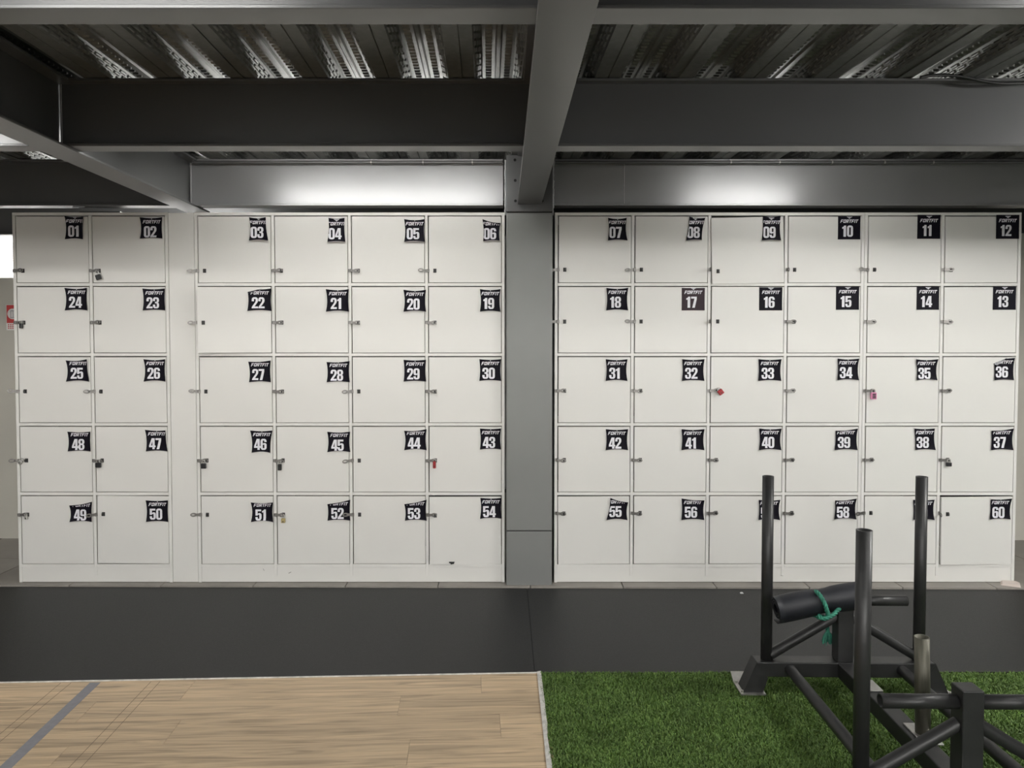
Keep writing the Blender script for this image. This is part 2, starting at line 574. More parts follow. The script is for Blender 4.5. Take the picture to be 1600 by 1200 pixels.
# ---- conduit along the top of the far beam
for (xa, xb, clips, wh) in ((302, 785, (580, 661, 738), 'left of the column'), (868, 1640, (1142, 1218, 1300, 1382, 1458), 'right of the column')):
    yy = B3 - .075
    a, b2 = at(xa, 248, yy), at(xb, 248, yy)
    zc = ZT - .026
    c = tag(empty('conduit', (a.x, yy, zc)), f'thin grey conduit along the far beam {wh}', 'conduit')
    MB().tube((0, 0, 0), (b2.x - a.x, 0, 0), .0105, 14).build('pipe', 'steel_paint', c)
    for px in clips:
        cx_ = at(px, 248, yy).x - a.x
        mbc = MB()
        mbc.tube((cx_ - .004, 0, 0), (cx_ + .004, 0, 0), .0125, 14)
        mbc.box(cx_ - .004, cx_ + .004, .005, .022, -.012, .02)
        mbc.build('clip', 'bright_steel', c)

# ---- loose black cable on the middle beam at the right
pts = [at(px, py, B2 - .065) for px, py in ((1438, 121), (1455, 118), (1475, 117), (1500, 119), (1530, 126), (1560, 131), (1600, 130), (1660, 126))]
base = pts[0].copy()
sm_ = []
for i in range(len(pts) - 1):
    for k in range(6):
        t = k / 6
        sm_.append(pts[i].lerp(pts[i + 1], t) - base)
for _ in range(3):
    sm_ = [sm_[0]] + [(sm_[i - 1] + sm_[i] * 2 + sm_[i + 1]) / 4 for i in range(1, len(sm_) - 1)] + [sm_[-1]]
tag(MB().sweep(sm_, .0075, 8).build('cable', 'cable_black', None, base), 'black cable lying along the top of the middle cross beam at the right', 'cable')


# ================================================================== LAMPS
def lamp(x, y_, L, label, z=2.655, m_='lamp_tube', rz=0.0):
    e_ = tag(empty('ceiling_lamp', (x, y_, z), (0, 0, R(rz))), label, 'lamp', 'tube lamps hung under the deck')
    MB().tube((-L / 2, 0, 0), (L / 2, 0, 0), .016, 14).build('tube', m_, e_)
    for s in (-1, 1):
        mb = MB()
        mb.bbox(s * L / 2 - .015, s * L / 2 + .015, -.019, .019, -.02, .03, .004)
        mb.tube((s * L / 2, 0, .03), (s * L / 2, 0, ZT - z - .004), .003, 8)
        mb.build('holder', 'lamp_housing', e_)
    return e_


lamp(-.88, 4.2, 1.7, 'small white tube lamp behind the middle beam, left of the column', 2.685, 'lamp_tube_weak')
lamp(1.83, 4.2, .8, 'small white tube lamp behind the middle beam, right of the column', 2.685, 'lamp_tube_weak')
lamp(-3.1, 2.85, .9, 'white tube lamp beyond the diagonal girder at the left', 2.655, 'lamp_tube_small')
lamp(-1.2, 1.35, .9, 'white tube lamp in front of the nearest beam, left of the middle girder', 2.655, 'lamp_tube_small')
lamp(2.2, 1.35, .9, 'white tube lamp in front of the nearest beam, right of the middle girder', 2.655, 'lamp_tube_small')
for (yy, w1) in ((-2.4, 'in the first row behind the viewer'), (-4.8, 'in the second row behind the viewer'), (-6.9, 'at the very back of the gym')):
    for (xx, w2) in ((-2.6, 'left'), (.7, 'middle'), (3.3, 'right')):
        lamp(xx, yy, 1.5, f'long white tube lamp {w1}, {w2}', 2.53)
lamp(4.1, 2.68, .8, 'bright tube lamp at the far right, between the near and middle beams', 2.65, 'lamp_tube_strong', 90)
lamp(-4.9, 7.5, 1.2, 'white tube lamp between the left partition and the far wall', 2.655)
lamp(-2.6, 5.85, .6, 'small white tube lamp above the space behind the left lockers', 2.655, 'lamp_tube_small')

# ================================================================== FLOOR COVERINGS
# ---- rubber mats
mz = -.010
xs = gnd(829, 980, mz).x
ynl, ynr = gnd(0, 1066.5, mz), gnd(843, 1051, mz)


def near_y(x):
    t = (x - ynl.x) / (ynr.x - ynl.x)
    return ynl.y + t * (ynr.y - ynl.y) if t < 1 else ynr.y + (x - ynr.x) * 0.004


def far_y(x):
    return TY0 + x * math.tan(TROT) - .003


def matpiece(xa, xb, label):
    mb = MB()
    vs_ = []
    for z in (-.022, mz):
        for (x, y_) in ((xa, near_y(xa)), (xb, near_y(xb)), (xb, far_y(xb)), (xa, far_y(xa))):
            vs_.append((x - (xa + xb) / 2, y_ - 4.2, z))
    mb.add(vs_, [(0, 3, 2, 1), (4, 5, 6, 7), (0, 1, 5, 4), (1, 2, 6, 5), (2, 3, 7, 6), (3, 0, 4, 7)])
    return tag(mb.build('rubber_mat', 'rubber', None, ((xa + xb) / 2, 4.2, 0)), label, 'mat', 'rubber floor mats')


matpiece(-4.2, xs - .001, 'black rubber floor mat in front of the left lockers, beside the wood floor')
matpiece(xs + .001, 4.2, 'black rubber floor mat in front of the right lockers, behind the turf')

# ---- oak laminate planks
ROTW = math.atan2(ynr.y - ynl.y, ynr.x - ynl.x)
wz = -.008
wood = MB().box(-4.4, 0, -3.6, 0, -.0215, -.018).build('floor_wood', 'grout', None, (ynr.x, ynr.y, 0), (0, 0, ROTW))
struct(wood, 'light oak laminate floor at the front left', 'floor')
Minv = (Matrix.Translation((ynr.x, ynr.y, 0)) @ Matrix.Rotation(ROTW, 4, 'Z')).inverted()
rowpx = [1086, 1118.5, 1155, 1196]
ys_ = [-.011] + [(Minv @ gnd(630, p, wz)).y for p in rowpx]
pitch = (ys_[4] - ys_[1]) / 3
while ys_[-1] > -3.4:
    ys_.append(ys_[-1] + pitch)
ends = {0: 752, 1: 624, 2: 782, 3: 638}
WX1 = -.008
random.seed(11)
for i in range(len(ys_) - 1):
    yt, yb = ys_[i], ys_[i + 1]
    if i in ends:
        xe = (Minv @ gnd(ends[i], [1072, 1102, 1137, 1175][i], wz)).x
    else:
        xe = -random.uniform(.1, 1.25)
    xs_ = [WX1, xe]
    while xs_[-1] > -4.3:
        xs_.append(max(xs_[-1] - 1.35, -4.35))
    for k in range(len(xs_) - 1):
        xb, xa = xs_[k], xs_[k + 1]
        if xb - xa < .01:
            continue
        MB().bbox(-(xb - xa) / 2 + .0004, (xb - xa) / 2 - .0004, -(yt - yb) / 2 + .0004, (yt - yb) / 2 - .0004, -.018, wz, .0008).build(
            'plank', 'oak', wood, ((xa + xb) / 2, (yt + yb) / 2, 0))
# pale edging along the far edge and along the turf
ed = MB().bbox(-4.4, .0, -.010, -.002, -.018, -.004, .002).build('edge_strip', 'white_trim', None, (ynr.x, ynr.y, 0), (0, 0, ROTW))
tag(ed, 'thin pale edging strip between wood floor and rubber mat', 'edging')
ta, tb = gnd(842, 1050, -.004), gnd(858, 1199, -.004)
random.seed(5)
mb = MB()
N = 26
vs_ = []
for i in range(N + 1):
    t = i / N * 3.2 - .004
    p = ta.lerp(tb, t)
    wl, wr = -.009, .008 + random.uniform(-.002, .004)
    for (dx, z) in ((wl, -.018), (wl, -.003), (wr, .001), (wr + .001, -.018)):
        vs_.append((p.x + dx - ta.x, p.y - ta.y, z))
fs = []
for i in range(N):
    for k in range(3):
        fs.append((i * 4 + k, i * 4 + k + 1, i * 4 + 4 + k + 1, i * 4 + 4 + k))
fs += [(0, 1, 2, 3), (N * 4 + 3, N * 4 + 2, N * 4 + 1, N * 4)]
mb.add(vs_, fs)
tag(mb.build('edge_strip', 'white_trim', None, (ta.x, ta.y, 0)), 'worn whitish edging strip between wood floor and green turf', 'edging')

# ---- grey tape and thin line marks on the wood
def strip(name, pa, pb, wdt, m_, label, cat, group=None, h=.0006):
    a, b2 = gnd(*pa, wz), gnd(*pb, wz)
    d = (b2 - a)
    b2 = a + d * 2.2
    L = (b2 - a).length
    o = MB().box(-wdt / 2, wdt / 2, 0, L, 0, h).build(name, m_, None, (a.x, a.y, wz), (0, 0, math.atan2(d.y, d.x) - R(90)))
    return tag(o, label, cat, group)


strip('floor_tape', (149, 1066.5), (9, 1199), .049, 'tape', 'wide grey adhesive tape line across the wood floor', 'tape', h=.0008)
for (pa, pb, l) in (((95, 1067), (0, 1147), 'leftmost thin dark line left of the grey tape on the wood floor'),
                    ((111, 1067), (1, 1158), 'thin dark line on the wood floor just left of the grey tape'),
                    ((236, 1065), (108, 1199), 'thin dark line on the wood floor just right of the grey tape'),
                    ((250, 1065), (127, 1199), 'rightmost thin dark line right of the grey tape on the wood floor')):
    strip('floor_line', pa, pb, .0022, 'pencil', l, 'line', 'thin lines on the wood floor', .0004)

# ---- turf
TX0, TX1 = .2, 4.4
tz = -.012
tfy = gnd(1100, 1049.5, 0).y
mb = MB()
edge = [(ta.lerp(tb, t).x + .012, ta.lerp(tb, t).y) for t in (0, 3.2)]
mb.add([(edge[0][0], tfy, -.02), (edge[1][0], edge[1][1], -.02), (TX1, edge[1][1], -.02), (TX1, tfy, -.02),
        (edge[0][0], tfy, tz), (edge[1][0], edge[1][1], tz), (TX1, edge[1][1], tz), (TX1, tfy, tz)],
       [(0, 3, 2, 1), (4, 5, 6, 7), (0, 1, 5, 4), (1, 2, 6, 5), (2, 3, 7, 6), (3, 0, 4, 7)])
turf = mb.build('turf_backing', 'turf_base')
tag(turf, 'dark backing sheet of the artificial turf under the sled', 'turf')
random.seed(21)
V, F = [], []
y0t, y1t = max(edge[1][1], 2.2), tfy
area = (TX1 - .4 - TX0) * (y1t - y0t)
rnd = random.random
for i in range(int(area * 52000)):
    y_ = y0t + (y1t - y0t) * rnd()
    t = (ta.y - y_) / (ta.y - tb.y)
    xe = ta.x + (tb.x - ta.x) * t + .006
    x = xe + (3.7 - xe) * rnd()
    a = rnd() * 6.283
    wd = .0013 + .0012 * rnd()
    hh = .009 + .009 * rnd()
    ln = .003 + .011 * rnd()
    ca, sa = math.cos(a), math.sin(a)
    k = len(V)
    V.append((x - sa * wd, y_ + ca * wd, tz)); V.append((x + sa * wd, y_ - ca * wd, tz))
    V.append((x + ca * ln * .4 + sa * wd, y_ + sa * ln * .4 - ca * wd, tz + hh * .7)); V.append((x + ca * ln * .4 - sa * wd, y_ + sa * ln * .4 + ca * wd, tz + hh * .7))
    V.append((x + ca * ln, y_ + sa * ln, tz + hh))
    F.append((k, k + 1, k + 2, k + 3)); F.append((k + 3, k + 2, k + 4))
me = bpy.data.meshes.new('turf_pile')
me.from_pydata(V, [], F)
me.materials.append(MATS['grass'])
tp = link('turf_pile', me)
tag(tp, 'short green artificial grass pile around the sled', 'turf')
tp['kind'] = 'stuff'

# ================================================================== LOCKERS
ZTOP = at(640, 332, FACE).z
ZPL = at(640, 881.5, FACE).z        # underside of lowest doors
PT = .019                           # panel thickness
ROWH = (ZTOP - PT - ZPL) / 5
DT = .019                           # door thickness
GAP = .004

DIG = {
    '0': ([(0, .2), (.03, .08), (.11, 0.01), (.2, -.01), (.3, -.01), (.39, .01), (.47, .08), (.5, .2), (.5, .8), (.47, .92), (.39, .99), (.3, 1.01), (.2, 1.01), (.11, .99), (.03, .92), (0, .8)],
          [[(.185, .2), (.21, .15), (.29, .15), (.315, .2), (.315, .8), (.29, .85), (.21, .85), (.185, .8)]]),
    '1': ([(.13, 0), (.34, 0), (.34, 1), (.18, 1), (.14, .92), (.02, .85), (.02, .71), (.13, .73)], []),
    '2': ([(0, 0), (.5, 0), (.5, .17), (.22, .17), (.40, .44), (.48, .58), (.5, .7), (.5, .8), (.46, .93), (.36, 1), (.14, 1), (.04, .93), (0, .8), (0, .64), (.185, .64), (.185, .8), (.21, .85), (.29, .85), (.315, .8), (.315, .68), (.28, .56), (.05, .2), (0, .1)], []),
    '3': ([(0, .2), (.04, .07), (.14, 0), (.36, 0), (.46, .07), (.5, .2), (.5, .38), (.46, .48), (.40, .52), (.46, .57), (.5, .66), (.5, .8), (.46, .93), (.36, 1), (.14, 1), (.04, .93), (0, .8), (0, .66), (.185, .66), (.185, .82), (.22, .86), (.28, .86), (.315, .82), (.315, .65), (.28, .59), (.17, .59), (.17, .45), (.28, .45), (.315, .39), (.315, .18), (.28, .14), (.22, .14), (.185, .18), (.185, .34), (0, .34)], []),
    '4': ([(.27, 0), (.46, 0), (.46, .18), (.53, .18), (.53, .34), (.46, .34), (.46, 1), (.22, 1), (0, .34), (0, .18), (.27, .18)], [[(.27, .34), (.27, .72), (.16, .34)]]),
    '5': ([(0, .2), (.04, .07), (.14, 0), (.36, 0), (.46, .07), (.5, .2), (.5, .5), (.46, .62), (.37, .67), (.27, .66), (.185, .60), (.185, .83), (.47, .83), (.47, 1), (0, 1), (0, .44), (.185, .44), (.2, .5), (.25, .53), (.3, .5), (.315, .45), (.315, .18), (.28, .14), (.22, .14), (.185, .18), (.185, .3), (0, .3)], []),
    '6': ([(0, .2), (.04, .07), (.14, 0), (.36, 0), (.46, .07), (.5, .2), (.5, .48), (.46, .58), (.38, .62), (.28, .61), (.185, .56), (.185, .8), (.22, .86), (.28, .86), (.315, .82), (.315, .72), (.5, .72), (.5, .8), (.46, .93), (.36, 1), (.14, 1), (.04, .93), (0, .8)],
          [[(.185, .18), (.22, .14), (.28, .14), (.315, .18), (.315, .43), (.28, .48), (.22, .48), (.185, .44)]]),
    '7': ([(.1, 0), (.31, 0), (.47, .78), (.47, 1), (0, 1), (0, .83), (.28, .83)], []),
    '8': ([(0, .2), (.04, .07), (.14, 0), (.36, 0), (.46, .07), (.5, .2), (.5, .38), (.46, .48), (.41, .52), (.46, .57), (.5, .66), (.5, .8), (.46, .93), (.36, 1), (.14, 1), (.04, .93), (0, .8), (0, .66), (.04, .57), (.09, .52), (.04, .48), (0, .38)],
          [[(.185, .18), (.22, .14), (.28, .14), (.315, .18), (.315, .40), (.28, .45), (.22, .45), (.185, .40)], [(.185, .64), (.22, .59), (.28, .59), (.315, .64), (.315, .82), (.28, .86), (.22, .86), (.185, .82)]]),
}
o6, h6 = DIG['6']
DIG['9'] = ([(.5 - x, 1 - y_) for x, y_ in o6], [[(.5 - x, 1 - y_) for x, y_ in h6[0]]])
LET = {
    'F': ([(0, 0), (.23, 0), (.23, .34), (.62, .34), (.62, .56), (.23, .56), (.23, .77), (.8, .77), (.8, 1), (0, 1)], [], .8),
    'O': ([(.1, 0), (.72, 0), (.82, .12), (.82, 1), (.1, 1), (0, .88), (0, .12)], [[(.24, .24), (.58, .24), (.58, .76), (.24, .76)]], .82),
    'R': ([(0, 0), (.23, 0), (.23, .32), (.36, .32), (.55, 0), (.83, 0), (.62, .33), (.8, .42), (.8, 1), (0, 1)], [[(.23, .55), (.56, .55), (.56, .78), (.23, .78)]], .82),
    'T': ([(.26, 0), (.5, 0), (.5, .77), (.78, .77), (.78, 1), (0, 1), (0, .77), (.26, .77)], [], .76),
    'I': ([(0, 0), (.24, 0), (.24, 1), (0, 1)], [], .24),
}
LOGO = [[(-.5, 1), (-.1, 1), (-.1, .72), (-.36, .72)], [(.5, 1), (.1, 1), (.1, .72), (.36, .72)], [(-.28, .6), (-.1, .6), (-.1, .32), (-.18, .32)],
        [(.28, .6), (.1, .6), (.1, .32), (.18, .32)], [(-.06, 1), (.06, 1), (.06, 0), (-.06, 0)]]
PXM = FACE / FPX                     # metres per pixel on the locker plane


def flat(bm, outer, holes, f):
    loops = [outer] + holes
    pts = [p for l in loops for p in l]
    vs_ = [bm.verts.new((f(p)[0], 0, f(p)[1])) for p in pts]
    for t in tessellate_polygon([[Vector((p[0], p[1], 0)) for p in l] for l in loops]):
        a, b_, c = [vs_[i] for i in t]
        n_ = (b_.co - a.co).cross(c.co - a.co)
        try:
            bm.faces.new((a, b_, c) if n_.y < 0 else (c, b_, a))
        except ValueError:
            pass


def make_sticker(num, w_, h_, cor, conc, cut=None, lip=0.0, brown=False):
    """w_, h_ in px; cor = [TL, TR, BR, BL] pixel shifts (dx right, dy down); returns a mesh with its origin at the centre"""
    s = PXM
    C = [(-w_ / 2 + cor[0][0], h_ / 2 - cor[0][1]), (w_ / 2 + cor[1][0], h_ / 2 - cor[1][1]),
         (w_ / 2 + cor[2][0], -h_ / 2 - cor[2][1]), (-w_ / 2 + cor[3][0], -h_ / 2 - cor[3][1])]
    n_ = 10
    V_, F_ = [], []
    def pos(u, v):
        x = (C[0][0] * (1 - u) + C[1][0] * u) * (1 - v) + (C[3][0] * (1 - u) + C[2][0] * u) * v
        z = (C[0][1] * (1 - u) + C[1][1] * u) * (1 - v) + (C[3][1] * (1 - u) + C[2][1] * u) * v
        x += conc * math.sin(math.pi * v) * (1 - 2 * u)
        z -= conc * math.sin(math.pi * u) * (1 - 2 * v)
        e_ = max(abs(2 * u - 1), abs(2 * v - 1))
        cn = abs(2 * u - 1) * abs(2 * v - 1)
        y_ = -.0012 - (conc * .0040) * (max(0, (e_ - .72) / .28) ** 2) - conc * .004 * cn ** 3
        return (x * s, y_, z * s)
    bm = bmesh.new()
    g = [[bm.verts.new(pos(i / n_, j / n_)) for i in range(n_ + 1)] for j in range(n_ + 1)]
    for j in range(n_):
        for i in range(n_):
            f_ = bm.faces.new((g[j][i], g[j + 1][i], g[j + 1][i + 1], g[j][i + 1]))
            f_.smooth = True
    bt = bmesh.new()
    # nominal sheet 36 x 37 px hung from the bottom edge
    bot = -h_ / 2 - min(2.2, max(0.0, 4.2 - (h_ - 30.8)))
    tx = 0.0
    def place(x0_, y0_, sx, sy, sk=0.0):
        return lambda p: ((tx + x0_ + p[0] * sx + p[1] * sk) * s, (bot + y0_ + p[1] * sy) * s)
    dw = sum((10.0 if d != '1' else 7.8) for d in num)
    x_ = -2.6 - dw / 2 + .3
    for d in num:
        flat(bt, *DIG[d], place(x_, 4.2, 19.0, 17.2))
        x_ += 10.0 if d != '1' else 7.8
    x_ = -14.0
    for ch in 'FORTFIT':
        o_, h2, wd = LET[ch]
        flat(bt, o_, h2, place(x_, 25.6, 4.62, 5.2, 1.5))
        x_ += (wd + .13) * 4.62
    if h_ > 32.5:
        for pl in LOGO:
            flat(bt, pl, [], place(.3, 31.8, 9.5, 3.4))
    eps = .2
    def clip(bm_, ax, az, nx, nz):
        bmesh.ops.bisect_plane(bm_, geom=bm_.verts[:] + bm_.edges[:] + bm_.faces[:], plane_co=(ax * s, 0, az * s), plane_no=(nx, 0, nz), clear_outer=True)
    for k in range(4):
        a, b_ = C[k], C[(k + 1) % 4]
        dx, dz = b_[0] - a[0], b_[1] - a[1]
        L = math.hypot(dx, dz)
        nx, nz = -dz / L, dx / L            # outward for clockwise corners
        mg = conc + 1.0 if (k == 0 and abs(dz) > 2) else conc * .5 + eps
        clip(bt, a[0] - nx * mg, a[1] - nz * mg, nx, nz)
    mb = MB()
    if cut:
        (ax, az), (bx, bz) = cut             # px from the top left corner of the box: points where the fold meets the edges
        a = (-w_ / 2 + ax, h_ / 2 - az); b_ = (-w_ / 2 + bx, h_ / 2 - bz)
        dx, dz = b_[0] - a[0], b_[1] - a[1]
        L = math.hypot(dx, dz)
        nx, nz = -dz / L, dx / L
        clip(bm, a[0], a[1], nx, nz)
        clip(bt, a[0] - nx * .4, a[1] - nz * .4, nx, nz)
        tl = (-w_ / 2, h_ / 2)
        dd = (tl[0] - a[0]) * nx + (tl[1] - a[1]) * nz
        m_ = (tl[0] - 1.5 * dd * nx, tl[1] - 1.5 * dd * nz)
        mb.add([(a[0] * s, -.003, a[1] * s), (m_[0] * s, -.010, m_[1] * s), (b_[0] * s, -.003, b_[1] * s)], [(0, 1, 2)], 2)
    # the print lies on the curled sheet
    bvh = BVHTree.FromBMesh(bm)
    for lim in (.012, .006):
        bmesh.ops.subdivide_edges(bt, edges=[e_ for e_ in bt.edges if e_.calc_length() > lim], cuts=1)
        bmesh.ops.triangulate(bt, faces=bt.faces[:])
    lost = []
    for v in bt.verts:
        hit = bvh.ray_cast(Vector((v.co.x, -1, v.co.z)), Vector((0, 1, 0)))[0]
        if hit:
            v.co.y = hit.y - .0009
        else:
            lost.append(v)
    bmesh.ops.delete(bt, geom=lost, context='VERTS')
    mb.from_bm(bm, 0, True)
    mb.from_bm(bt, 1)
    if lip:
        vs_ = []
        for i in range(9):
            u = i / 8
            x, y_, z = pos(u, 1)
            vs_ += [(x, y_ - .0005, z), (x * .97, y_ - .009 * lip, z - lip * .0055 * (.4 + .6 * math.sin(math.pi * u)) )]
        mb.add(vs_, [(2 * i, 2 * i + 1, 2 * i + 3, 2 * i + 2) for i in range(8)], 3, True)
    return mb.mesh('number_sticker', ['sticker_brown' if brown else 'sticker_black', 'sticker_white', 'sticker_flap', 'sticker_back'])


BOX = {
    '01': (103, 338, 133, 374), '02': (220, 340, 255, 373), '03': (389, 340, 420, 376), '04': (512, 341, 540, 378), '05': (632, 343, 664, 378), '06': (754, 343, 782, 377),
    '24': (103, 450, 138, 485), '23': (224, 451, 259, 485), '22': (388, 451, 425, 486), '21': (510, 452, 546, 487), '20': (631, 453, 666, 487), '19': (750, 452, 782, 487),
    '25': (105, 561, 141, 596), '26': (226, 561, 260, 596), '27': (389, 563, 424, 597), '28': (511, 564, 547, 597), '29': (631, 562, 666, 596), '30': (749, 561, 783, 595),
    '48': (107, 674, 143, 705), '47': (228, 671, 263, 705), '46': (392, 672, 427, 707), '45': (512, 674, 548, 706), '44': (632, 670, 667, 703), '43': (750, 669, 783, 702),
    '49': (110, 783, 146, 815), '50': (229, 781, 264, 815), '51': (393, 784, 428, 815), '52': (512, 780, 548, 813), '53': (632, 780, 667, 813), '54': (750, 777, 784, 810),
    '07': (949, 341, 980, 376), '08': (1071, 339, 1101, 376), '09': (1189, 338, 1219, 376), '10': (1309, 338, 1344, 374), '11': (1433, 336, 1469, 373), '12': (1556, 336, 1592, 373),
    '18': (947, 450, 981, 485), '17': (1065, 450, 1101, 485), '16': (1186, 449, 1222, 485), '15': (1306, 448, 1342, 484), '14': (1432, 448, 1467, 484), '13': (1551, 448, 1587, 484),
    '31': (946, 561, 980, 595), '32': (1065, 561, 1100, 595), '33': (1184, 561, 1220, 595), '34': (1307, 560, 1341, 594), '35': (1429, 561, 1464, 594), '36': (1551, 559, 1584, 594),
    '42': (946, 670, 981, 703), '41': (1064, 670, 1100, 703), '40': (1185, 669, 1220, 703), '39': (1303, 669, 1339, 703), '38': (1427, 669, 1461, 703), '37': (1547, 669, 1582, 703),
    '55': (947, 777, 981, 812), '56': (1064, 778, 1100, 812), '57': (1184, 780, 1218, 812), '58': (1302, 778, 1337, 811), '59': (1425, 780, 1459, 812), '60': (1544, 778, 1579, 811),
}
Z0 = (0, 0)
CORN = {
    '49': [(0, 6), Z0, (-1, 0), Z0], '52': [(0, 7), Z0, Z0, Z0], '53': [(0, 7), Z0, Z0, (1, 0)], '58': [(1, 3), Z0, Z0, Z0], '39': [(1, 3.5), Z0, Z0, Z0],
    '37': [(0, 3.5), Z0, Z0, Z0], '44': [(0, 2.5), Z0, Z0, Z0], '55': [(6, 0), (0, 7), (-1, 0), Z0], '06': [(0, 0), (0, 6), (-1.5, -1), (1, 0)],
    '08': [(5.5, 0), (0, 2), (-5, -1), (.5, 0)], '04': [(2, 0), (-1, 0), Z0, Z0], '03': [(1.5, 0), (-3.5, 0), Z0, (1, 0)], '46': [Z0, Z0, (-4, 0), (2, 0)],
    '27': [(0, 2), Z0, Z0, (1, 0)], '25': [(0, 2), (-3, 0), Z0, Z0], '28': [(0, 1.5), Z0, Z0, Z0], '56': [Z0, (0, 3), Z0, Z0], '47': [Z0, (-3, 1), (0, 0), (1, 0)],
    '60': [(1, 1), Z0, (-2, 0), Z0], '38': [Z0, (-2, 0), Z0, (2, 0)], '09': [(1.5, 1), (-1, 0), Z0, Z0], '07': [(.5, 0), (-1.5, 0), Z0, (.5, 0)], '01': [Z0, (-1, 1), (-2, 0), Z0],
    '35': [Z0, Z0, (-1, 0), (2, 0)], '36': [Z0, Z0, (-1, 0), (1.5, 0)], '54': [(.5, 0), Z0, (0, 0), Z0], '59': [Z0, (-.5, 0), Z0, (1, 0)],
}
CUT = {'36': ((0, 9.5), (22, 0)), '22': ((0, 5.5), (23, 0)), '49': None}
LIP = {'03': 1.0, '04': 1.0, '05': .9, '06': .9, '07': .5, '08': 1.0, '09': .7}
FLATS = ('10', '11', '12', '13', '14', '15', '16', '17')

# hasp states: c closed over the staple, o folded back, p sticking out
HASP = {}
for k_ in BOX:
    HASP[k_] = 'c'
for k_ in ('03', '06', '22', '25', '26', '27', '29', '48', '44', '50', '51', '53', '07', '08', '11', '18', '17', '59'):
    HASP[k_] = 'o'
for k_ in ('09', '10', '16', '60'):
    HASP[k_] = 'p'
HZ = (421.5, 502.5, 611.5, 719.5, 802.5)     # image height of the hasps, row by row

# hasp mesh: knuckle at the origin, slotted arm along +x, face towards -y
def hasp_mesh():
    mb = MB()
    mb.tube((0, -.004, -.011), (0, -.004, .011), .0045, 10)
    mb.box(-.014, 0, -.003, .0, -.010, .010)
    n_ = 24
    neck = [(0, -.0095), (.026, -.008), (.026, .008), (0, .0095)]
    mb.prism(neck, -.0065, -.004)
    def ov(cx_, a, b_, k=n_):
        return [(cx_ + a * math.cos(2 * math.pi * i / k), b_ * math.sin(2 * math.pi * i / k)) for i in range(k)]
    mb.prism(ov(.040, .0205, .0128), -.0065, -.004, 0, [list(ov(.043, .0105, .0046))])
    return mb.mesh('hasp', 'hasp_steel')


HM = hasp_mesh()
st = MB()
st.bbox(-.006, .006, -.016, -.0, -.009, .009, .002)
st.box(-.010, .010, -.002, 0, -.013, .013)
ST = st.mesh('staple', 'staple_steel')

doors_me = {}


def door_mesh(wd, ht):
    key = (round(wd, 4), round(ht, 4))
    if key not in doors_me:
        doors_me[key] = MB().bbox(-wd, 0, 0, DT, 0, ht, .0012).mesh('door', 'locker_white')
    return doors_me[key]


# special doors: (open degrees, sag degrees)
POSE = {'22': (4.2, .25), '09': (.5, 1.5), '60': (1.3, .3), '54': (.5, .35), '50': (.2, -.5), '16': (.3, 0), '12': (0, .2), '27': (0, .2), '55': (.3, .3)}
LOCKS = []                                      # (number, world point of the hasp slot)
HW = {}


